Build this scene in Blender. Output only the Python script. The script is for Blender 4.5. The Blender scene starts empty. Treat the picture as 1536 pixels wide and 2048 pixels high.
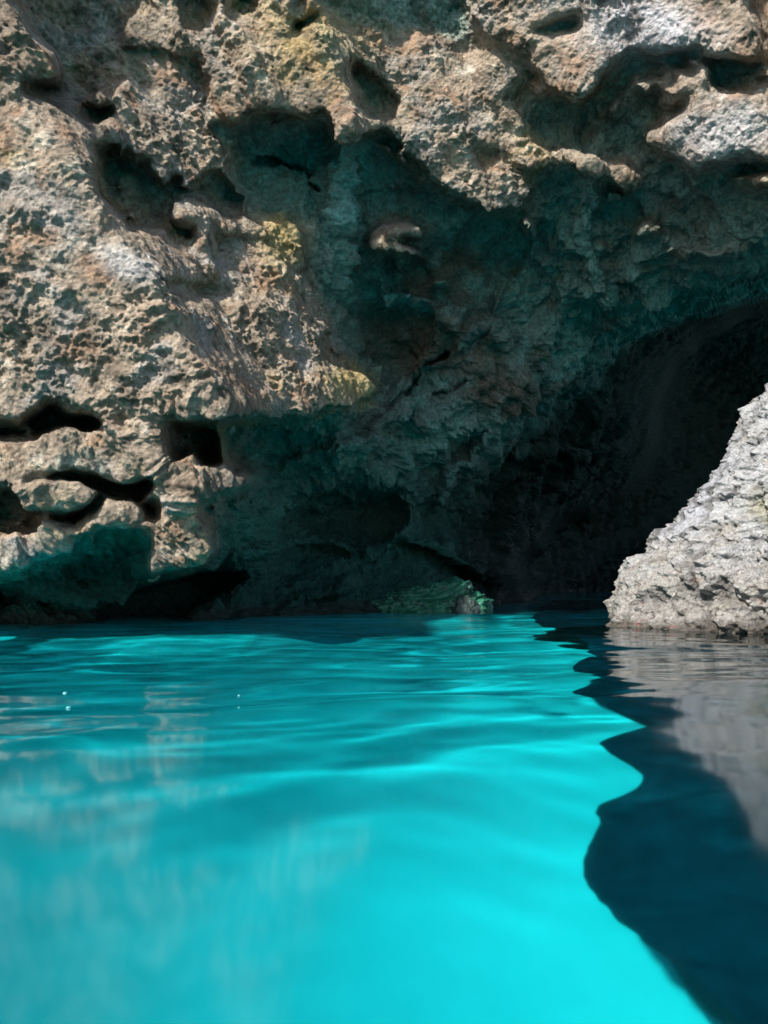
import bpy, math, random
import numpy as np
from mathutils import Vector

sc = bpy.context.scene
col = sc.collection
R = math.radians

# ------------------------------------------------------------------ camera
H_CAM = 0.40                      # the lens is held just above the water
PITCH = R(5.02)
cam = bpy.data.objects.new('camera', bpy.data.cameras.new('camera'))
col.objects.link(cam)
sc.camera = cam
cam.data.sensor_fit = 'VERTICAL'
cam.data.angle = R(67)
cam.data.clip_start = 0.02
cam.data.clip_end = 500
cam.location = (0, 0, H_CAM)
cam.rotation_euler = (R(90) + PITCH, 0, 0)

# ------------------------------------------------------------------ sky, sun, exposure
SUN = np.array((-0.42, -0.60, 0.68)); SUN /= np.linalg.norm(SUN)
w = bpy.data.worlds.new('World'); sc.world = w; w.use_nodes = True
wn = w.node_tree
bg = wn.nodes['Background']; bg.inputs[1].default_value = 0.115
sky = wn.nodes.new('ShaderNodeTexSky'); sky.sky_type = 'NISHITA'; sky.sun_disc = False
sky.sun_elevation = math.asin(SUN[2]); sky.sun_rotation = math.atan2(SUN[0], SUN[1]) % (2 * math.pi)
wn.links.new(sky.outputs[0], bg.inputs[0])
sun_data = bpy.data.lights.new('sun', 'SUN'); sun_data.energy = 4.8; sun_data.angle = R(2.5)
sun_data.color = (1, 0.95, 0.87)
sun = bpy.data.objects.new('sun', sun_data); col.objects.link(sun)
sun.rotation_euler = Vector(SUN).to_track_quat('Z', 'Y').to_euler()
sun_data.cycles.is_caustics_light = True
sc.view_settings.view_transform = 'Standard'
sc.view_settings.look = 'None'
sc.view_settings.exposure = 0.88
sc.view_settings.gamma = 1
sc.cycles.use_denoising = True
sc.cycles.max_bounces = 10
sc.cycles.diffuse_bounces = 5
sc.cycles.sample_clamp_indirect = 4
sc.cycles.caustics_reflective = False

# ------------------------------------------------------------------ helpers
F = 1024 / math.tan(R(33.5))      # focal length in pixels of a 2048 px high picture
CP, SP = math.cos(PITCH), math.sin(PITCH)

def ray(u, v):
    """sight line through pixel (u, v), scaled to one metre of depth (y = 1)"""
    xc = (np.asarray(u, float) - 768) / F; yc = (1024 - np.asarray(v, float)) / F
    dy = CP - yc * SP
    return xc / dy, (SP + yc * CP) / dy

def at(u, v, y):
    a, c = ray(u, v)
    return np.stack(np.broadcast_arrays(a * y, y, H_CAM + c * y), -1)

rs = np.random.RandomState(7)
PERM = np.concatenate([rs.permutation(256)] * 3).astype(np.int32)
GRAD = rs.normal(size=(256, 3)).astype(np.float32)
GRAD /= np.linalg.norm(GRAD, axis=1)[:, None]
RND = rs.rand(256, 3).astype(np.float32)

def noise(p, seed=0):
    p = np.asarray(p, np.float32) + seed * 17.31
    i = np.floor(p).astype(np.int32); f = p - i; i &= 255
    t = f * f * f * (f * (f * 6 - 15) + 10)
    out = 0
    for dx in (0, 1):
        wx = t[..., 0] if dx else 1 - t[..., 0]
        a = PERM[(i[..., 0] + dx) & 255]
        for dy in (0, 1):
            wy = wx * (t[..., 1] if dy else 1 - t[..., 1])
            b = PERM[a + ((i[..., 1] + dy) & 255)]
            for dz in (0, 1):
                wz = wy * (t[..., 2] if dz else 1 - t[..., 2])
                g = GRAD[PERM[b + ((i[..., 2] + dz) & 255)]]
                d = g[..., 0] * (f[..., 0] - dx) + g[..., 1] * (f[..., 1] - dy) + g[..., 2] * (f[..., 2] - dz)
                out = out + wz * d
    return out * 1.5

def fbm(p, octaves=4, gain=0.5, seed=0, ridged=False):
    s, a, tot = 0, 1.0, 0
    for o in range(octaves):
        n = noise(p * (2.03 ** o), seed + o)
        if ridged: n = 1 - 2 * np.abs(n)
        s = s + a * n; tot += a; a *= gain
    return s / tot

def worley(p, seed=0):
    """distance to the nearest and the second nearest scattered point"""
    p = np.asarray(p, np.float32) + seed * 9.73
    i = np.floor(p).astype(np.int32); f = p - i
    f1 = np.full(p.shape[:-1], 9, np.float32); f2 = f1.copy()
    for dx in (-1, 0, 1):
        for dy in (-1, 0, 1):
            for dz in (-1, 0, 1):
                h = PERM[PERM[PERM[(i[..., 0] + dx) & 255] + ((i[..., 1] + dy) & 255)] + ((i[..., 2] + dz) & 255)]
                q = RND[h]
                d = (q[..., 0] + dx - f[..., 0]) ** 2 + (q[..., 1] + dy - f[..., 1]) ** 2 + (q[..., 2] + dz - f[..., 2]) ** 2
                f2 = np.minimum(f2, np.maximum(f1, d)); f1 = np.minimum(f1, d)
    return np.sqrt(f1), np.sqrt(f2)

def smooth(a, lo, hi):
    t = np.clip((a - lo) / (hi - lo), 0, 1)
    return t * t * (3 - 2 * t)

def blur(a, s):
    r = int(3 * s) + 1; k = np.exp(-0.5 * (np.arange(-r, r + 1) / s) ** 2); k /= k.sum()
    for ax in (0, 1):
        pad = [(0, 0), (0, 0)]; pad[ax] = (r, r)
        b = np.pad(a, pad, 'edge'); o = 0
        for n in range(2 * r + 1):
            o = o + k[n] * (b[n:n + a.shape[0]] if ax == 0 else b[:, n:n + a.shape[1]])
        a = o
    return a

def bilinear(a, y, x):
    y = np.clip(y, 0, a.shape[0] - 1.001); x = np.clip(x, 0, a.shape[1] - 1.001)
    i, j = y.astype(int), x.astype(int); fy, fx = y - i, x - j
    return (a[i, j] * (1 - fx) + a[i, j + 1] * fx) * (1 - fy) + (a[i + 1, j] * (1 - fx) + a[i + 1, j + 1] * fx) * fy

def grid_mesh(name, P, mat, colour=None, parent=None, wrap=False, flip=False):
    """one mesh object from a (rows, cols, 3) array of points"""
    nr, nc = P.shape[:2]
    idx = np.arange(nr * nc).reshape(nr, nc)
    if wrap: idx = np.concatenate([idx, idx[:, :1]], 1)
    q = np.stack([idx[:-1, :-1], idx[:-1, 1:], idx[1:, 1:], idx[1:, :-1]], -1).reshape(-1, 4)
    if flip: q = q[:, ::-1]
    me = bpy.data.meshes.new(name)
    me.vertices.add(nr * nc); me.vertices.foreach_set('co', np.ascontiguousarray(P, np.float32).ravel())
    me.loops.add(q.size); me.loops.foreach_set('vertex_index', np.ascontiguousarray(q, np.int32).ravel())
    me.polygons.add(len(q)); me.polygons.foreach_set('loop_start', np.arange(0, q.size, 4, dtype=np.int32))
    me.update(calc_edges=True)
    me.polygons.foreach_set('use_smooth', np.ones(len(q), bool))
    if colour is not None:
        c = np.ones((nr * nc, 4), np.float32); nc_ = colour.shape[-1]; c[:, 3] = 0; c[:, :nc_] = np.clip(colour, 0, 1).reshape(-1, nc_)
        me.attributes.new('pigment', 'FLOAT_COLOR', 'POINT').data.foreach_set('color', c.ravel())
    me.materials.append(mat); me.validate(); me.update()
    o = bpy.data.objects.new(name, me); col.objects.link(o)
    if parent: o.parent = parent
    return o

def tag(o, label=None, category=None, group=None, kind=None):
    for k, v in (('label', label), ('category', category), ('group', group), ('kind', kind)):
        if v: o[k] = v
    return o

# ------------------------------------------------------------------ materials
def rock_material(name, fine=26, bump=0.6, dist=0.012, rough=0.85, spec=0.3, contrast=0.5):
    m = bpy.data.materials.new(name); m.use_nodes = True
    t = m.node_tree; b = t.nodes['Principled BSDF']
    co = t.nodes.new('ShaderNodeTexCoord')
    at_ = t.nodes.new('ShaderNodeAttribute'); at_.attribute_name = 'pigment'
    n1 = t.nodes.new('ShaderNodeTexNoise'); n1.inputs['Scale'].default_value = fine; n1.inputs['Detail'].default_value = 8; n1.inputs['Roughness'].default_value = 0.7
    t.links.new(co.outputs['Object'], n1.inputs['Vector'])
    v1 = t.nodes.new('ShaderNodeTexVoronoi'); v1.inputs['Scale'].default_value = fine * 1.3
    t.links.new(co.outputs['Object'], v1.inputs['Vector'])
    mr = t.nodes.new('ShaderNodeMapRange'); mr.inputs[1].default_value = 0.3; mr.inputs[2].default_value = 0.7
    mr.inputs[3].default_value = 1 - contrast; mr.inputs[4].default_value = 1 + contrast
    t.links.new(n1.outputs[0], mr.inputs[0])
    mx = t.nodes.new('ShaderNodeVectorMath'); mx.operation = 'SCALE'
    t.links.new(at_.outputs['Color'], mx.inputs[0]); t.links.new(mr.outputs[0], mx.inputs['Scale'])
    t.links.new(mx.outputs[0], b.inputs['Base Color'])
    ad = t.nodes.new('ShaderNodeMath'); ad.operation = 'MULTIPLY_ADD'
    t.links.new(v1.outputs['Distance'], ad.inputs[0]); ad.inputs[1].default_value = 0.5
    t.links.new(n1.outputs[0], ad.inputs[2])
    bp = t.nodes.new('ShaderNodeBump'); bp.inputs['Strength'].default_value = bump; bp.inputs['Distance'].default_value = dist * 2
    t.links.new(ad.outputs[0], bp.inputs['Height']); t.links.new(bp.outputs[0], b.inputs['Normal'])
    wr_ = t.nodes.new('ShaderNodeMapRange'); wr_.inputs[3].default_value = rough; wr_.inputs[4].default_value = 0.22
    t.links.new(at_.outputs['Alpha'], wr_.inputs[0]); t.links.new(wr_.outputs[0], b.inputs['Roughness'])
    b.inputs['Specular IOR Level'].default_value = spec
    return m

M_wall = rock_material('weathered_limestone', fine=22, bump=0.9, dist=0.02, spec=0.06)
M_pale = rock_material('pale_limestone', fine=30, bump=0.9, dist=0.02, rough=0.8)
M_wet = rock_material('wet_rock', fine=20, bump=0.5, rough=0.45, spec=0.5)
M_sub = rock_material('submerged_rock', fine=6, bump=0.3, rough=0.9, spec=0.1, contrast=0.35)
M_sand = rock_material('sand', fine=3, bump=0.1, rough=0.95, spec=0.05, contrast=0.06)

def water_material():
    m = bpy.data.materials.new('sea_water'); m.use_nodes = True
    b = m.node_tree.nodes['Principled BSDF']
    b.inputs['Base Color'].default_value = (0.008, 0.90, 1.0, 1)
    b.inputs['Transmission Weight'].default_value = 1
    b.inputs['Roughness'].default_value = 0.075
    b.inputs['IOR'].default_value = 1.33
    return m
M_water = water_material()

# ------------------------------------------------------------------ the cave wall
# Depth of the broad rock face (metres ahead of the camera), noted at points of the view
BASE = [(-260,-300,4.6),(0,-300,5.0),(500,-300,5.6),(1000,-300,6.0),(1500,-300,5.4),(1800,-300,5.0),
        (-260,0,4.9),(0,0,5.4),(400,0,6.0),(700,60,6.4),(1000,60,6.5),(1300,60,6.1),(1536,60,5.9),(1800,60,5.6),
        (-260,400,5.0),(0,400,5.5),(250,300,5.9),(450,200,6.2),(560,330,6.9),(700,250,6.8),(900,250,6.9),(1000,380,7.2),(1250,200,6.7),(1280,340,7.0),
        (1480,250,6.2),(1536,380,6.4),(1800,300,5.9),
        (300,600,5.9),(550,650,6.2),(640,780,6.6),(600,480,6.9),(-260,800,5.1),(0,800,5.6),(300,850,6.0),(450,800,6.4),
        (800,480,7.7),(1000,500,8.3),(1200,480,7.6),(1400,500,7.2),(1600,520,7.0),
        (720,640,8.2),(900,640,9.2),(1100,640,9.6),(1300,620,9.5),(1440,640,9.6),(1600,600,9.2),
        (750,760,8.6),(900,850,10.0),(1100,850,11.5),(1300,850,15.5),(1400,730,15),(1500,800,22),(1700,800,24),
        (550,900,8.2),(700,950,9.4),(900,1020,11.6),(1100,1050,14.5),(1250,1050,19),(1500,1050,26),(1750,1050,28),
        (-260,1050,5.3),(0,1050,5.7),(150,1050,5.9),(300,1050,6.2),(400,1090,6.6),(480,1010,7.3),
        (-260,1180,6.4),(0,1180,6.2),(200,1160,6.4),(320,1150,6.6),(420,1160,7.4),(560,1100,8.6)]
BASE = [(u, v, y * (1.12 if y < 9 else 1.0)) for u, v, y in BASE]
WATERLINE = [(-300,1285),(-100,1272),(0,1261.5),(150,1256),(300,1248),(450,1239),(600,1231.5),(750,1224.5),(900,1220.5),(1050,1217.5),(1200,1215.5),(1536,1214),(1850,1214)]
WX, WY = np.array(WATERLINE, float).T
for u_ in (-260, -100, 0, 150, 300, 450, 600, 750, 900, 1050, 1250, 1500, 1750):
    v_ = float(np.interp(u_, WX, WY)); BASE.append((u_, v_, -H_CAM / float(ray(u_, v_)[1])))

STEP = 2.0
U0, V0 = -280.0, -310.0
GU = np.arange(U0, 1830, STEP); GV = np.arange(V0, 1300, STEP)

def tps(pts, U, V):
    p = np.array(pts, float); X = p[:, :2] / 1000; y = np.log(p[:, 2]); n = len(p)
    def ker(d2): return np.where(d2 > 0, d2 * np.log(d2 + 1e-12), 0)
    K = ker(((X[:, None] - X[None]) ** 2).sum(-1)) + 1e-4 * np.eye(n)
    Pm = np.c_[np.ones(n), X]; A = np.zeros((n + 3, n + 3)); A[:n, :n] = K; A[:n, n:] = Pm; A[n:, :n] = Pm.T
    s = np.linalg.solve(A, np.r_[y, 0, 0, 0])
    Q = np.stack([U, V], -1) / 1000
    out = s[n] + Q[..., 0] * s[n + 1] + Q[..., 1] * s[n + 2]
    for i in range(n): out = out + s[i] * ker(((Q - X[i]) ** 2).sum(-1))
    return np.exp(out)

cu, cv = np.meshgrid(np.linspace(U0, GU[-1], 140), np.linspace(V0, GV[-1], 110))
coarse = tps(BASE, cu, cv)
UU, VV = np.meshgrid(GU, GV)
B = bilinear(coarse, (VV - V0) / (GV[-1] - V0) * 109, (UU - U0) / (GU[-1] - U0) * 139)

# Outlines of the hollows (under ledges, 'h') and of the faces that stand out to the sun ('f'), in order
SHAPES = [
 ('h', [(40,-320),(300,-320),(300,0),(288,30),(254,45),(247,100),(300,98),(345,108),(400,110),(422,160),(405,205),(362,236),(340,215),(335,150),(290,170),(235,205),(220,240),(190,250),(150,228),(108,205),(60,190),(52,165),(118,160),(112,110),(62,72),(40,0)]),
 ('h', [(350,-320),(430,-320),(425,20),(418,60),(390,78),(362,55)]),
 ('h', [(440,-200),(520,-200),(515,42),(455,32)]),
 ('h', [(600,-320),(965,-320),(960,80),(930,112),(890,95),(840,62),(770,92),(700,64),(640,45),(595,75),(583,40)]),
 ('f', [(965,-320),(1560,-320),(1900,-320),(1900,0),(1536,0),(965,0)]),
 ('h', [(1490,-320),(1640,-320),(1560,0),(1500,30)]),
 ('h', [(700,120),(768,165),(800,200),(780,240),(740,235),(715,215),(700,160)]),
 # the long hollow under the upper left ridge, running into the cave
 ('h', [(418,252),(490,246),(505,226),(560,221),(610,236),(652,226),(668,262),(676,286),(720,266),(770,258),(800,280),(830,330),(880,370),(930,400),(985,420),(1045,415),(1050,370),
        (1010,340),(1000,310),(1060,280),(1000,265),(975,230),(1010,200),(1050,150),(1010,120),(960,85),(960,60),(1010,90),(1068,150),(1100,180),(1150,202),(1180,190),(1205,150),(1260,108),(1340,105),(1400,85),(1405,115),(1440,112),(1490,118),(1560,122),(1900,130),(1900,700),
        (1900,1300),(-400,1300),(-400,1150),(0,1146),(45,1142),(70,1122),(145,1100),(152,1076),(210,1062),(268,1056),(300,1080),(296,1130),(305,1156),(326,1140),(400,1132),(427,1100),(420,1060),(392,1012),(430,1000),(452,990),(500,972),(512,950),(468,940),(447,920),(441,846),(480,840),(550,836),(600,830),(650,806),(700,810),(752,788),(752,766),(700,740),(660,735),(645,700),(625,640),(612,560),(606,500),(600,466),(560,447),(525,452),(490,440),(492,402),(480,372),(452,326),(430,282)]),
 ('h', [(190,292),(228,286),(262,302),(300,332),(330,370),(345,345),(380,352),(430,342),(468,370),(488,402),(482,436),(430,428),(370,402),(348,405),(336,460),(302,474),(262,460),(230,420),(200,396)]),
 ('h', [(422,472),(520,482),(514,556),(498,598),(452,570),(428,520)]), ('h', [(332,446),(388,462),(380,505),(340,490)]),
 ('h', [(335,570),(420,572),(478,580),(470,602),(400,600),(340,598)]),
 ('h', [(-300,858),(0,856),(46,850),(82,826),(108,806),(140,822),(196,836),(206,852),(172,864),(140,848),(96,864),(42,880),(0,870),(-300,878)]),
 ('h', [(330,846),(380,852),(432,842),(444,872),(428,892),(440,925),(405,930),(390,905),(352,925),(336,890)]),
 ('h', [(-300,1020),(0,1024),(70,1022),(140,1029),(178,1012),(212,985),(200,1008),(150,1046),(110,1055),(40,1063),(0,1066),(-300,1070)]),
 ('h', [(0,975),(28,970),(42,1000),(46,1022),(0,1024),(-300,1020),(-300,975)]),
 ('h', [(60,952),(120,948),(180,955),(250,972),(305,962),(320,1000),(315,1032),(280,1028),(248,1000),(212,985),(180,972),(120,955)]),
 # faces in the sun standing out of the shade, upper right
 ('f', [(768,100),(800,130),(850,140),(895,130),(935,156),(953,176),(938,200),(968,225),(988,270),(968,300),(998,326),(1038,350),(1058,390),(1048,416),(1026,414),(988,396),(966,370),(918,395),(888,386),(892,360),(858,320),(818,290),(828,250),(798,200),(768,156),(700,120),(690,95)]),
 ('f', [(1013,295),(1088,295),(1148,300),(1193,320),(1248,325),(1298,354),(1280,380),(1248,376),(1218,350),(1178,340),(1138,326),(1088,336),(1048,335),(1018,320)]),
 ('f', [(1293,275),(1328,250),(1358,230),(1378,200),(1428,180),(1468,190),(1560,184),(1900,170),(1900,330),(1560,322),(1488,315),(1458,320),(1413,325),(1403,350),(1378,345),(1363,325),(1328,310)]),
 ('f', [(1468,350),(1518,350),(1560,345),(1900,350),(1900,390),(1560,382),(1508,376)]),
 ('f', [(1213,220),(1268,165),(1318,156),(1338,174),(1298,171),(1248,190),(1230,232)]),
 ('f', [(1338,175),(1393,155),(1388,190),(1343,215)]),
 ('f', [(1285,445),(1333,440),(1318,470),(1273,480),(1253,475)]), ('f', [(1333,495),(1383,500),(1458,505),(1498,495),(1468,520),(1378,520),(1338,505)]),
 ('f', [(738,470),(770,452),(833,450),(850,474),(800,480),(845,512),(863,526),(810,505),(735,490)]),
 ('f', [(1040,436),(1068,445),(1072,480),(1048,470)]), ('f', [(1218,390),(1243,392),(1240,402),(1215,400)]), ('f', [(866,563),(908,567),(905,572),(868,570)]),
 ('f', [(650,720),(690,735),(735,752),(752,770),(745,785),(700,806),(655,800),(640,760)]),
 # pockets and holes
 ('h', [(1058,72),(1100,48),(1148,30),(1163,55),(1088,76)]),  ('h', [(1190,-60),(1252,-60),(1254,6),(1240,22),(1212,24),(1192,8)]),
 ('h', [(950,298),(992,294),(994,322),(968,328)]),
 ]
M = np.ones(UU.shape, bool)
for kind, poly in SHAPES:
    p = np.array(poly, float)
    j0, j1 = max(int((p[:, 0].min() - U0) / STEP), 0), min(int((p[:, 0].max() - U0) / STEP) + 2, len(GU))
    i0, i1 = max(int((p[:, 1].min() - V0) / STEP), 0), min(int((p[:, 1].max() - V0) / STEP) + 2, len(GV))
    if j1 <= j0 or i1 <= i0: continue
    X, Y = UU[i0:i1, j0:j1], VV[i0:i1, j0:j1]
    ins = np.zeros(X.shape, bool)
    for (x1, y1), (x2, y2) in zip(p, np.roll(p, -1, 0)):
        if y1 != y2:
            ins ^= ((y1 > Y) != (y2 > Y)) & (X < (x2 - x1) * (Y - y1) / (y2 - y1) + x1)
    M[i0:i1, j0:j1][ins] = (kind == 'f')
# ragged outlines
q = np.stack([UU, VV, np.zeros_like(UU)], -1)
wu = 17 * fbm(q / 55, 5, 0.72, 1); wv = 17 * fbm(q / 55, 5, 0.72, 5)
M = bilinear(M.astype(float), (VV + wv - V0) / STEP, (UU + wu - U0) / STEP) > 0.5
M |= (blur(1.0 - M, 40) < 0.6) & (fbm(q / 75, 4, 0.65, 8) > 0.2)      # knobs standing in the smaller hollows
IN = blur(1.0 - M, 14)             # how far inside a hollow (smooth), for pigments and relief

# The hollows are cut back until their brow keeps the sun out; the faces stand in front of that
A_, C_ = ray(UU, VV); Crow = C_[:, 0]
s_x, s_y, s_z = SUN[0], -SUN[1], SUN[2]
VA, VC = -s_x / s_y, -s_z / s_y
D = B.copy(); SD = B.copy(); RATE = 1.1
for r in range(1, len(GV)):
    cq, cp = Crow[r - 1], Crow[r]
    aq = A_[r] + (VA - A_[r]) * (cq - cp) / (VC - cp)
    uq = (aq - A_[r - 1, 0]) / (A_[r - 1, 1] - A_[r - 1, 0])
    uq = np.clip(uq, 0, len(GU) - 1.001); j = uq.astype(int); f_ = uq - j
    Yq = SD[r - 1, j] * (1 - f_) + SD[r - 1, j + 1] * f_
    tt = Yq * (cq - cp) / (s_z + cp * s_y)
    Yr = Yq + tt * s_y
    lit = M[r]
    back = np.maximum(B[r], Yq - RATE * 7.0 * (cq - cp))       # below a hollow the face comes forward again as a slope
    dl = np.minimum(back, Yr - 0.004)
    D[r] = np.where(lit, dl, np.maximum(B[r], Yr + 0.015 + 0.07 * np.clip(IN[r] * 2 - 1, 0, 1)))
    SD[r] = np.where(lit, dl, Yr)
soft = smooth(fbm(q / 220, 3, 0.5, 91), -0.35, 0.25)
INW = blur(1.0 - M, 40)
soft = np.clip(soft * 0.7 + 0.8 * (1 - smooth(INW, 0.3, 0.6)), 0, 1)
small = 1 - smooth(INW, 0.45, 0.78)
D = B + (D - B) * (1 - 0.33 * small * (D > B))
D = blur(D, 1.2) * (1 - soft) + blur(D, 4.5) * soft
# deep places: the passage behind the pale rock, the slot at the water under the left overhang, cracks and ribs
def poly_mask(poly, s, extra=0):
    p = np.array(poly, float); ins = np.zeros(UU.shape, bool)
    wv_ = wv + extra * 30 * fbm(q / 110, 4, 0.6, 93); wu_ = wu + extra * 30 * fbm(q / 110, 4, 0.6, 97)
    for (x1, y1), (x2, y2) in zip(p, np.roll(p, -1, 0)):
        if y1 != y2: ins ^= ((y1 > VV + wv_) != (y2 > VV + wv_)) & (UU + wu_ < (x2 - x1) * (VV + wv_ - y1) / (y2 - y1) + x1)
    return blur(ins.astype(float), s)
def line_mask(pts, wd):
    d = np.full(UU.shape, 1e9)
    for (x1, y1), (x2, y2) in zip(pts[:-1], pts[1:]):
        t_ = np.clip(((UU + wu - x1) * (x2 - x1) + (VV + wv - y1) * (y2 - y1)) / ((x2 - x1) ** 2 + (y2 - y1) ** 2), 0, 1)
        d = np.minimum(d, np.hypot(UU + wu - x1 - t_ * (x2 - x1), VV + wv - y1 - t_ * (y2 - y1)))
    return np.exp(-(d / wd) ** 2)
PASS = [(1340,735),(1410,675),(1480,630),(1580,610),(1900,580),(1900,1320),(1160,1320),(1080,1215),(1040,1130),(1120,1060),(1260,990),(1310,900),(1325,800)]
D += 9.0 * poly_mask(PASS, 26, 1) + 6.0 * poly_mask(PASS, 4, 1)
D += 1.6 * poly_mask([(150,1290),(190,1215),(240,1190),(300,1172),(370,1155),(440,1138),(490,1148),(445,1180),(390,1210),(340,1290)], 3)
D += 0.8 * poly_mask([(-300,1300),(-300,1185),(0,1180),(100,1190),(190,1215),(150,1300)], 4)
D += 1.2 * poly_mask([(620,1000),(700,960),(790,985),(800,1040),(760,1090),(690,1130),(560,1110),(560,1050)], 8)
D += 1.5 * poly_mask([(930,1150),(1000,1160),(1060,1230),(930,1230)], 5)
for pts, wd, amp in (([(892,712),(852,724),(838,755),(815,790),(775,812)], 5, 0.3), ([(935,765),(900,782),(870,790)], 4, 0.2), ([(520,318),(560,322),(600,345),(640,385)], 6, 0.25),
                     ([(690,250),(672,400),(665,560)], 26, -0.30), ([(1180,300),(1170,480),(1200,600)], 30, -0.28), ([(1000,600),(990,680)], 22, -0.25), ([(840,720),(790,800),(750,870),(680,910)], 22, -0.35),
                     ([(990,870),(950,930),(900,945),(880,1000)], 12, -0.35), ([(1050,930),(1110,905),(1180,925)], 10, -0.3), ([(580,930),(700,900)], 20, -0.3), ([(470,1120),(600,1080),(720,1090)], 16, -0.35),
                     ([(560,1225),(620,1180),(700,1170)], 10, -0.3), ([(740,1100),(790,1075),(900,1090),(960,1150)], 14, -0.35), ([(800,840),(830,800),(840,850)], 14, -0.25), ([(780,600),(850,600),(900,640)], 24, -0.3)):
    D += amp * line_mask(pts, wd) * D / 8

NR, NC = 760, 900
ug = np.linspace(-270, 1810, NC)
vt = np.linspace(0, 1, NR)
wl = np.interp(ug, WX, WY)
Ug = np.broadcast_to(ug, (NR, NC)); Vg = -300 + (wl + 300)[None] * vt[:, None]
gy, gx = (Vg - V0) / STEP, (Ug - U0) / STEP
depth = bilinear(D, gy, gx); inn = bilinear(IN, gy, gx)
P = at(Ug, Vg, depth)
# crust: lumps, pits and ridges that fade to smoother rock in the cave
crust = 1 - 0.35 * smooth(inn, 0.4, 0.95)
crust = crust * (0.45 + 0.75 * smooth(fbm(P / 0.7, 3, 0.5, 12), -0.2, 0.25))
big = fbm(P / 0.9, 3, 0.5, 11)
mid = fbm(P / 0.30, 3, 0.55, 15, ridged=True)
f1, f2 = worley(P / 0.16, 2)
pits = np.minimum(f1, 0.8)
g1, g2 = worley(P / 0.055, 4)
fine = fbm(P / 0.075, 3, 0.6, 21)
l1, l2 = worley(P / 0.42 + 0.35 * big[..., None], 6)
dg = np.stack([(P[..., 0] + P[..., 2]) / 0.16, P[..., 1] / 0.3, (P[..., 0] - P[..., 2]) / 0.55], -1)
streak = fbm(dg, 3, 0.55, 25)
left = smooth(700 - Ug, 0, 300)
deep = smooth(depth, 9.5, 13)
crag = fbm(P / 0.17, 4, 0.65, 23, ridged=True)
dg2 = np.stack([(P[..., 0] + 0.75 * P[..., 2]) / 0.34, P[..., 1] / 0.5, (P[..., 0] - P[..., 2]) / 1.1], -1)
fold = fbm(dg2, 3, 0.5, 28, ridged=True)
grit = fbm(P / 0.085, 3, 0.65, 24, ridged=True)
disp = 0.12 * big + 0.05 * (l1 - 0.45) - 0.055 * mid * crust - 0.05 * crag * crust - 0.026 * grit * crust + 0.045 * (pits - 0.4) * crust + 0.024 * (g1 - 0.5) * crust + 0.036 * fine * crust - 0.04 * streak * left - 0.08 * (fold - 0.3) * left
disp = disp + smooth(inn, 0.5, 1) * (0.22 * (1 - deep) * (fbm(P / 0.5, 4, 0.55, 27, ridged=True) - 0.3) + 0.20 * fbm(P / 1.4, 3, 0.5, 29) + 0.35 * deep * fbm(P / 1.1, 4, 0.55, 30, ridged=True))
near_edge = smooth(vt, 0.97, 1.0)[:, None]
gd = np.hypot(np.gradient(depth, axis=0), np.gradient(depth, axis=1))
disp = disp / (1 + (gd / (0.07 * depth / 6.5)) ** 2)        # calm where the rock turns away steeply
Ps = at(Ug, Vg, bilinear(blur(D, 9), gy, gx))
nv = np.cross(np.gradient(Ps, axis=1), np.gradient(Ps, axis=0)); nv /= np.linalg.norm(nv, axis=-1)[..., None]
nv *= np.sign((nv * (Ps - np.array((0, 0, H_CAM)))).sum(-1))[..., None]       # away from the open water
rd = at(Ug, Vg, 1.0) - np.array((0, 0, H_CAM)); rd /= np.linalg.norm(rd, axis=-1)[..., None]
kk_ = (0.4 + 0.6 * smooth(bilinear(INW, gy, gx), 0.5, 0.85))[..., None]
nv = nv * kk_ + rd * (1 - kk_); nv /= np.linalg.norm(nv, axis=-1)[..., None]
P = P + nv * (disp * (1 - 0.7 * near_edge) * np.clip(depth / 6.5, 1, 1.6))[..., None]

def blob(u, v, su, sv, rot=0):
    c, s = math.cos(R(rot)), math.sin(R(rot)); x, y = Ug - u, Vg - v
    return np.exp(-(((x * c + y * s) / su) ** 2 + ((-x * s + y * c) / sv) ** 2))

def mixc(c, tint, k):
    return c * (1 - k[..., None]) + np.array(tint) * k[..., None]

n_a = fbm(P / 0.55, 4, 0.6, 31); n_b = fbm(P / 0.35, 4, 0.6, 37); n_c = fbm(P / 0.18, 3, 0.6, 41); n_d = fbm(P / 1.3, 3, 0.5, 47)
pig = np.ones(P.shape) * np.array((0.315, 0.25, 0.19))
pig = mixc(pig, (0.29, 0.262, 0.235), smooth(n_a, 0.0, 0.3) * 0.9)          # grey
pig = mixc(pig, (0.27, 0.165, 0.105), smooth(n_b, 0.0, 0.35) * 0.75)         # rusty brown
pig = mixc(pig, (0.36, 0.265, 0.11), smooth(n_d + 0.3 * n_c, 0.2, 0.5) * 0.45)   # ochre
pig = mixc(pig, (0.46, 0.415, 0.35), smooth(n_c - 0.3 * n_b, 0.2, 0.5) * 0.6)    # chalky
pig = mixc(pig, (0.085, 0.075, 0.06), smooth(-n_c - 0.4 * n_a, 0.12, 0.5) * 0.75)  # dark lichen
pig = mixc(pig, (0.50, 0.49, 0.52), np.clip(blob(1290, 60, 110, 60, 10) * 1.2, 0, 0.85))
pig = mixc(pig, (0.45, 0.44, 0.45), np.clip(blob(1450, 270, 90, 45, -10), 0, 0.7))
pig = mixc(pig, (0.42, 0.41, 0.40), np.clip(blob(250, 530, 60, 26, 30) + blob(80, 1110, 90, 30, -10) * 0.7, 0, 0.7))
pig = mixc(pig, (0.40, 0.30, 0.12), np.clip(0.6 * blob(640, 60, 90, 60) + blob(560, 470, 40, 70) * 0.8 + blob(700, 765, 50, 30) + blob(420, 890, 25, 40), 0, 0.65))
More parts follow.
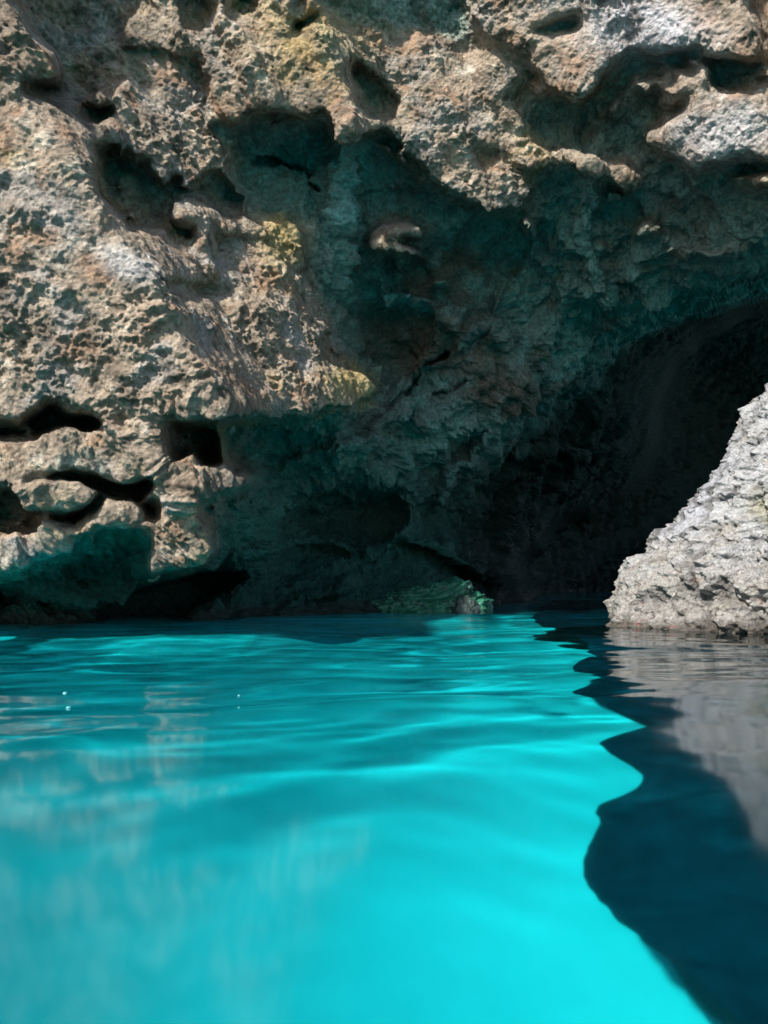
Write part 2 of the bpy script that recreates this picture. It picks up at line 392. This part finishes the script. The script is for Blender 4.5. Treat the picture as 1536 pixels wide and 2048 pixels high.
# slimy grey green rock inside the cave, with reddish and bluish stains
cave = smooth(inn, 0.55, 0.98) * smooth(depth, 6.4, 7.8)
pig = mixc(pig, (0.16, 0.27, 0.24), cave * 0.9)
pig = mixc(pig, (0.16, 0.085, 0.06), cave * np.clip(blob(880, 690, 150, 60, 10) + blob(1000, 790, 60, 40) + blob(850, 520, 90, 40) + smooth(n_d, 0.1, 0.4) * 0.5, 0, 0.75))
pig = mixc(pig, (0.24, 0.41, 0.39), cave * np.clip(blob(800, 610, 60, 22, 10) + blob(700, 380, 45, 90, 20) * 0.8 + blob(1150, 740, 80, 20) + smooth(n_b, 0.1, 0.4) * 0.4, 0, 0.7))
pig = mixc(pig, (0.05, 0.20, 0.13), np.clip(blob(850, 1150, 110, 60) * 1.2, 0, 0.8))
pig = mixc(pig, (0.13, 0.105, 0.08), smooth(fbm(dg2 * 0.8, 4, 0.6, 43) + 0.3 * n_a, 0.02, 0.4) * 0.65)
pig *= (0.93 * (1 + 0.4 * n_c))[..., None]

zz_ = P[..., 2]
algae_shade = smooth(-zz_ + 0.4 * n_d + 0.2 * n_c, -2.6, -0.7) * smooth(inn, 0.5, 0.9)     # wet algae film low in the cave, with the shade there put into its colour
pig = mixc(pig, (0.03, 0.125, 0.10), algae_shade * 0.9)
pig = mixc(pig, (0.015, 0.04, 0.033), smooth(-zz_ + 0.3 * n_d, -0.9, -0.2) * smooth(inn, 0.5, 0.9) * 0.8)  # near-black foot of the hollow: shade painted into the pigment
pig = mixc(pig, (0.008, 0.015, 0.013), smooth(depth + 0.8 * n_d, 10, 13) * 0.95)  # darkness of the deep passage painted into the pigment, growing with depth
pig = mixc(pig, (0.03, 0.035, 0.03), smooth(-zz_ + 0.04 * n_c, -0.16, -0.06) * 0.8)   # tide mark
wet = np.clip(algae_shade * smooth(n_b + 0.5 * n_c, -0.3, 0.3) + 0.35 * cave * smooth(n_a, 0, 0.3), 0, 1)
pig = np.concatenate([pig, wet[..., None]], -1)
# the wall goes on under water
Zs = (-0.35, -0.8, -1.4, -2.1, -3.2)
last = P[-1]
rows = []
for k, z in enumerate(Zs):
    rws = last.copy(); rws[:, 2] = z; rws[:, 1] += 0.5 * k + 0.4; rows.append(rws)
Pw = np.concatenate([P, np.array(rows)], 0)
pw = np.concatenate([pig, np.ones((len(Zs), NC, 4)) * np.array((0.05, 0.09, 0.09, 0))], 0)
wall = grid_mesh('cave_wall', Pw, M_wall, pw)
tag(wall, 'rugged limestone wall of the sea cave with hollows in shade', kind='structure')

# ------------------------------------------------------------------ the pale rock on the right
EDGE = [(1100,1420),(1180,1330),(1225,1262),(1228,1243),(1221,1225),(1217,1200),(1226,1190),(1235,1178),(1236,1160),(1241,1140),(1250,1122),(1262,1114),(1276,1108),(1283,1116),(1296,1112),(1297,1095),(1300,1076),(1308,1060),(1313,1058),(1318,1062),(1330,1060),(1336,1050),(1348,1047),(1353,1038),(1358,1026),(1366,1020),(1376,1016),(1384,1004),(1400,988),(1410,972),(1417,968),(1425,952),(1440,934),(1448,922),(1460,896),(1468,872),(1478,850),(1479,832),(1481,818),(1486,812),(1493,820),(1501,832),(1502,818),(1508,806),(1518,798),(1530,782),(1545,770),(1580,700),(1640,600),(1720,470),(1800,330),(2050,-100),(2300,-700),(2500,-1500)]
eu, ev = np.array(EDGE, float).T
ea, ec = ray(eu, ev)
YE = 6.9
ez = H_CAM + ec * YE; ex = ea * YE
ez = np.maximum.accumulate(ez + np.arange(len(ez)) * 1e-4)
zz = np.concatenate([np.linspace(-2.6, -0.05, 26), np.linspace(-0.03, 2.45, 330), np.linspace(2.46, 9, 120)])  # top rows are out of view, added to block sky light from the right
xe = np.interp(zz, ez, ex)
xe[zz < ez[0]] = ex[0] - 0.25 * (ez[0] - zz[zz < ez[0]])
k_ = np.exp(-0.5 * (np.arange(-40, 41) / 18.0) ** 2); k_ /= k_.sum()
xsm = np.convolve(np.pad(xe, 40, 'edge'), k_, 'valid')
phi = np.concatenate([np.linspace(R(-105), R(12), 380), np.linspace(R(13), R(200), 70)])
PH, ZZ = np.meshgrid(phi, zz)
XE = xe[:, None]; XM = xsm[:, None]
a_half, b_half = 2.6, 1.15 + 0.0 * ZZ
edge_w = np.clip(np.cos(PH), 0, 1) ** 4
dirl = np.hypot(XM, YE); e2x, e2y = XM / dirl, YE / dirl; e1x, e1y = e2y, -e2x
p1 = a_half - a_half * np.cos(PH); p2 = b_half * np.sin(PH) * (1 - 0.14 * np.clip(ZZ, 0, 3) * (np.sin(PH) < 0))
X = XM + (XE - XM) * np.clip(np.cos(PH), 0, 1) ** 22 + e1x * p1 + e2x * p2
Y = YE + e1y * p1 + e2y * p2
PR = np.stack([X, Y, ZZ], -1)
nrm = np.stack([-np.cos(PH) * e1x + np.sin(PH) * e2x, -np.cos(PH) * e1y + np.sin(PH) * e2y, 0.08 + 0 * PH], -1); nrm /= np.linalg.norm(nrm, axis=-1)[..., None]
f1, f2 = worley(PR / 0.13, 7); g1, g2 = worley(PR / 0.05, 8)
lump = fbm(PR / 0.5, 3, 0.5, 51); rid = fbm(PR * np.array((1, 1, 0.6)) / 0.22, 3, 0.6, 55, ridged=True); fin = fbm(PR / 0.06, 3, 0.65, 58)
ra = fbm(PR / 0.3, 4, 0.6, 61); rb = fbm(PR / 0.14, 3, 0.6, 65); rc = fbm(PR / 0.6, 3, 0.5, 69)
c1, c2 = worley(PR * np.array((1, 1, 0.7)) / 0.34 + 0.3 * rb[..., None], 9)
crack = 1 - smooth(c2 - c1, 0.02, 0.14)
dr = 0.28 * lump - 0.06 * crack + 0.06 * rid + 0.05 * fbm(PR * np.array((1, 1, 0.3)) / 0.13, 3, 0.55, 62, ridged=True) * smooth(-PR[..., 2] + 0.3 * rc, -1.1, -0.3) + 0.12 * (0.4 - f1) + 0.055 * (0.5 - g1) + 0.045 * fin - 0.07 * np.clip(rb, 0, 1) - 0.10
keep = 1 - 0.88 * np.clip(np.cos(PH), 0, 1) ** 5
spk = fbm(PR / 0.24, 3, 0.6, 59, ridged=True)
spk = np.clip(spk, 0, 1) ** 2 * 0.075 - 0.02
PR = PR + nrm * (dr * keep + spk)[..., None]
pr = np.ones(PR.shape) * np.array((0.43, 0.43, 0.435))
def mixr(c, tint, k): return c * (1 - k[..., None]) + np.array(tint) * k[..., None]
pr = mixr(pr, (0.30, 0.27, 0.22), smooth(ra, 0.0, 0.35) * 0.7)
pr = mixr(pr, (0.36, 0.37, 0.41), smooth(rc, 0.0, 0.4) * 0.6)
pr = mixr(pr, (0.10, 0.10, 0.10), smooth(-rb, 0.1, 0.45) * 0.7)
pr = mixr(pr, (0.13, 0.13, 0.13), smooth(fin, 0.12, 0.4) * 0.6)
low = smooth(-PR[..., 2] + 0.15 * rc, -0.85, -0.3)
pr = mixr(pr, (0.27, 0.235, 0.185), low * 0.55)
pr = mixr(pr, (0.09, 0.085, 0.08), crack * smooth(rc, -0.2, 0.2) * 0.75)  # shade of the crevices put into the colour
pr = mixr(pr, (0.20, 0.10, 0.08), low * smooth(rb, 0.25, 0.5) * 0.6)
pr = mixr(pr, (0.36, 0.34, 0.15), np.exp(-(((PR[..., 0] - 3.2) / 0.2) ** 2 + ((PR[..., 2] - 0.95) / 0.14) ** 2)) * 0.6)
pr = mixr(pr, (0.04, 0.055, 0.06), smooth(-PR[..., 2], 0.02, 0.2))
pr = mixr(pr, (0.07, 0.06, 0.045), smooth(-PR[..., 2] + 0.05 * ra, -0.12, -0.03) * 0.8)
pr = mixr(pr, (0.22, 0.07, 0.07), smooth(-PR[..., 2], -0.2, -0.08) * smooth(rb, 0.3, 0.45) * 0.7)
pr *= (0.78 * (1 + 0.3 * rb))[..., None]
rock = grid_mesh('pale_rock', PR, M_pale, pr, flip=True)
tag(rock, 'pale grey jagged limestone rock sloping into the water in front of the dark passage', 'rock')

# its foot under water: a dark shelf running along the right side towards the camera
RIM = [(1060,1238),(1085,1252),(1170,1282),(1185,1300),(1138,1330),(1205,1354),(1148,1378),(1190,1408),(1315,1452),(1178,1490),(1255,1528),(1325,1562),(1178,1594),(1195,1640),(1164,1692),(1185,1745),(1225,1785),(1325,1880),(1345,1940),(1430,1988),(1435,2048)]
SH = []
for u_, v_ in RIM:                 # sight lines bent at the water surface, followed down to the rim of the shelf
    a_, c_ = ray(u_, v_); n_ = math.sqrt(a_ * a_ + 1 + c_ * c_); d_ = -H_CAM / c_
    zt = -0.75
    hs = math.hypot(a_, 1); st = hs / n_ / 1.33; tn = st / math.sqrt(1 - st * st)
    SH.append((d_ + 1 / hs * tn * -zt, a_ * d_ + a_ / hs * tn * -zt, zt))
SH = sorted(SH)
SH = [(-3, SH[0][1] + 0.2, -0.75), (0.2, SH[0][1] + 0.1, -0.75)] + SH + [(SH[-1][0] + 5, SH[-1][1] + 1.2, -0.75)]
print('RIM', [tuple(round(float(x), 2) for x in p) for p in SH])
sy_, sx_, sz_ = np.array(SH, float).T
yy = np.concatenate([np.linspace(-3, 0.9, 30), np.linspace(0.92, 5, 340), np.linspace(5.03, 16, 160)])
tt_ = np.concatenate([np.linspace(-1, 0, 30), np.linspace(0.03, 1, 60) ** 1.6])
T, YY = np.meshgrid(tt_, yy)
kr = np.exp(-0.5 * (np.arange(-15, 16) / 5.0) ** 2); kr /= kr.sum()
xr = np.convolve(np.pad(np.interp(yy, sy_, sx_), 15, 'edge'), kr, 'valid')
XEd = np.repeat(xr[:, None], T.shape[1], 1); ZEd = np.interp(YY, sy_, sz_)
Xs = np.where(T < 0, XEd - 0.8 * T, XEd + 7 * T); Zs_ = np.where(T < 0, ZEd + T * 1.6, ZEd + 0.15 * T)
PS = np.stack([Xs, YY, Zs_], -1)
sn = fbm(PS / 0.35, 4, 0.55, 71); sn2 = fbm(PS / 0.8, 3, 0.5, 75)
PS[..., 0] += 0.07 * sn + 0.02 * sn2; PS[..., 2] += 0.07 * sn * (T >= 0) + 0.05 * sn2
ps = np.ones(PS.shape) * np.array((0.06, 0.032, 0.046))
ps = mixr(ps, (0.14, 0.10, 0.13), smooth(fbm(PS / 0.3, 4, 0.6, 77), 0.1, 0.5) * 0.6)
ps = mixr(ps, (0.30, 0.31, 0.33), smooth(fbm(PS / 0.18, 3, 0.6, 79), 0.05, 0.3) * np.exp(-(((PS[..., 0] - 0.75) / 0.25) ** 2 + ((PS[..., 1] - 0.75) / 0.25) ** 2)))
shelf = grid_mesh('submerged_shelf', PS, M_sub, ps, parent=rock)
shelf['label'] = 'dark shelf of the rock under water'

# ------------------------------------------------------------------ seabed
sx = np.concatenate([np.linspace(-45, -6.2, 30), np.linspace(-6, 6, 200), np.linspace(6.2, 45, 30)])
sy = np.concatenate([np.linspace(-45, -2.2, 24), np.linspace(-2, 22, 260), np.linspace(22.5, 45, 16)])
SX, SY = np.meshgrid(sx, sy)
SZ = -1.35 - 0.06 * np.clip(SX, -8, 0) * -1 + 0.0 * SX
wall_y = np.interp(SX, last[:, 0], last[:, 1])         # the sand rises towards the foot of the wall
SZ = SZ + 0.95 * smooth(SY, wall_y - 3.2, wall_y - 0.2)
PB = np.stack([SX, SY, SZ], -1)
bn = fbm(PB / 2.2, 3, 0.5, 81)
PB[..., 2] += 0.06 * bn
bank = np.interp(SY, [-3, 1.2, 2, 4, 9, 14], [0.7, 0.5, 0.75, 1.3, 2.2, 3.2]) - SX                 # metres to the left of the shelf
pale = np.exp(-(np.clip(bank, 0, None) / 1.0) ** 1.3) * (1 - 0.9 * smooth(SY, 8.5, 10.5))
pb = np.ones(PB.shape) * np.array((0.20, 0.25, 0.27))
pb = mixr(pb, (0.85, 0.84, 0.83), np.clip(pale + 0.25 * fbm(PB / 1.0, 3, 0.5, 85) * smooth(bank, 0.3, 1.5), 0, 1))
pb = mixr(pb, (0.11, 0.16, 0.20), smooth(bank, 2.2, 5.5) * 0.6)
pb = mixr(pb, (0.80, 0.81, 0.80), smooth(SY, wall_y - 3.2, wall_y - 1.2) * (bank > -0.5) * 0.85 * (1 - smooth(SY, 8.5, 10.5)))
bed = grid_mesh('seabed', PB, M_sand, pb, flip=False)
tag(bed, 'pale sand under the turquoise water', kind='structure')
for o in (bed, shelf): o.cycles.is_caustics_receiver = True

# ------------------------------------------------------------------ water
def spaced(lo, hi, d0, g, centre=0.0):
    a = [centre]; d = d0
    while a[-1] < hi: a.append(a[-1] + d); d *= g
    b = [centre]; d = d0
    while b[-1] > lo: b.append(b[-1] - d); d *= g
    return np.array(sorted(set(b[1:] + a)))
wx = spaced(-45, 45, 0.016, 1.012)
wy = spaced(-45, 30, 0.012, 1.010, 0.5)
XW, YW = np.meshgrid(wx, wy)
ZW = np.zeros_like(XW)
wr = random.Random(21)
q = np.stack([XW / 1.4, YW / 1.4, np.zeros_like(XW)], -1)
ww = 0.35 * noise(q, 3); wv_ = 0.35 * noise(q, 9)
for lam, slope, n in ((2.6, 0.022, 3), (1.4, 0.024, 4), (0.62, 0.031, 7), (0.36, 0.034, 6), (0.18, 0.021, 7)):
    for k in range(n):
        ang = R(90 + wr.gauss(6, 24)); L_ = lam * wr.uniform(0.75, 1.3); kk = 2 * math.pi / L_
        far = 1.0 if lam > 1 else (0.12 + 0.88 * smooth(YW, 1.0, 2.2)) * (1 - 0.3 * smooth(YW, 3, 7)) if lam > 0.5 else smooth(YW, 1.1, 4.5) * 1.4 + 0.12
        ZW += far * slope / math.sqrt(n) * 1.4 / kk * np.sin(kk * (math.cos(ang) * (XW + ww) + math.sin(ang) * (YW + wv_)) + wr.uniform(0, 6.28))
env = 0.75 + 0.5 * noise(np.stack([XW / 2.5, YW / 1.6, np.zeros_like(XW)], -1), 13)
ZW *= env * (0.45 + 0.55 * smooth(YW, 0.8, 2.6))  * np.exp(-(np.hypot(XW, YW - 5) / 30) ** 2)
water = grid_mesh('sea_water', np.stack([XW, YW, ZW], -1), M_water)
tag(water, 'glowing turquoise water filling the cave', kind='structure')
water.cycles.is_caustics_caster = True

# ------------------------------------------------------------------ loose and jutting stones, foam
def lump_mesh(name, centre, size, mat, colour, seed, rough=0.25, n=48, parent=None, tint=None, rot=0.0, flat=0.0):
    th, ph = np.meshgrid(np.linspace(0, 2 * math.pi, 2 * n, endpoint=False), np.linspace(0.02, math.pi - 0.02, n))
    d = np.stack([np.sin(ph) * np.cos(th), np.sin(ph) * np.sin(th), np.cos(ph)], -1)
    r = 1 + rough * fbm(d * 1.3, 4, 0.6, seed) + 0.35 * rough * fbm(d * 6, 3, 0.6, seed + 3, ridged=True)
    d = np.sign(d) * np.abs(d) ** 0.85
    p = d * r[..., None] * np.array(size)
    c_, s__ = math.cos(rot), math.sin(rot)
    p = np.stack([p[..., 0] * c_ - p[..., 2] * s__, p[..., 1], p[..., 0] * s__ + p[..., 2] * c_], -1)
    k = fbm(p / 0.09 + seed, 4, 0.6, seed + 5)
    cc = np.ones(p.shape) * np.array(colour) * (1 + 0.5 * k)[..., None]
    if tint is not None: cc = mixr(cc, tint, smooth(fbm(p / 0.15 + seed, 3, 0.6, seed + 7), 0.0, 0.3) * 0.7)
    o = grid_mesh(name, p, mat, cc, parent=parent, wrap=True, flip=True)
    o.location = centre
    return o

def face(u, v, ahead=0.0):
    return Vector(at(u, v, float(bilinear(B, np.array((v - V0) / STEP), np.array((u - U0) / STEP))) - ahead))

def px(n, y): return n * y / F
for (u, v, w_, h_, rot, c, lab) in ((204, 518, 34, 36, 0.4, (0.30, 0.30, 0.32), 'dark grey knob of stone'),
                                (452, 854, 18, 11, -0.5, (0.42, 0.38, 0.34), 'small pale stone chip'),
                                (304, 1130, 15, 30, 0.15, (0.40, 0.33, 0.25), 'pale hanging stone tooth')):
    c0 = face(u, v, 0.02); y = c0.y
    k = lump_mesh('stone', c0, (px(w_, y), px((w_ + h_) / 2, y), px(h_, y)), M_wall, c, int(u), 0.4, 40, wall, None, rot)
    k['label'] = lab
c0 = face(112, 988, 0.0); y = c0.y
tag(lump_mesh('boulder', c0, (px(74, y), 0.26, px(31, y)), M_wall, (0.27, 0.215, 0.15), 11, 0.28, 90, None, (0.13, 0.11, 0.085), -0.06),
    'rounded brown boulder wedged above the black crevice in the left wall', 'boulder')
y = 10.3; c0 = Vector(at(842, 1222, y)); c0.z = -0.05
tag(lump_mesh('algae_rock', c0, (px(120, y), 0.6, px(50, y)), M_wet, (0.016, 0.13, 0.075), 23, 0.55, 110, None, (0.02, 0.05, 0.04), 0.12),
    'low rock coated in green algae at the back of the water', 'rock')
y = 9.7; c0 = Vector(at(930, 1224, y)); c0.z = -0.03
tag(lump_mesh('stone', c0, (px(26, y), 0.16, px(32, y)), M_wet, (0.03, 0.05, 0.045), 31, 0.5, 40),
    'small dark stone breaking the water in front of the green algae rock', 'stone')

M_foam = bpy.data.materials.new('foam'); M_foam.use_nodes = True
fb = M_foam.node_tree.nodes['Principled BSDF']; fb.inputs['Base Color'].default_value = (0.08, 0.33, 0.35, 1); fb.inputs['Roughness'].default_value = 0.4
for i, (u, v, w_, lab) in enumerate(((130, 1393, 4, 'white foam fleck on the left water, the farther of two close together'),
                                (137, 1418, 4.5, 'white foam fleck on the left water, the nearer of two close together'),
                                (478, 1393, 2.6, 'tiny white foam fleck floating alone left of the middle'))):
    y = -H_CAM / float(ray(u, v)[1]); p = at(u, v, y)
    z = ZW[np.abs(wy - p[1]).argmin(), np.abs(wx - p[0]).argmin()]
    f_ = lump_mesh('foam_fleck', (p[0], p[1], z + 0.001), (px(w_, y), px(w_, y), px(w_ * 0.6, y)), M_foam, (0.8, 0.85, 0.85), 40 + i, 0.3, 14)
    tag(f_, lab, 'foam', 'foam flecks on the water')
print('verts', sum(len(o.data.vertices) for o in col.objects if o.type == 'MESH'))
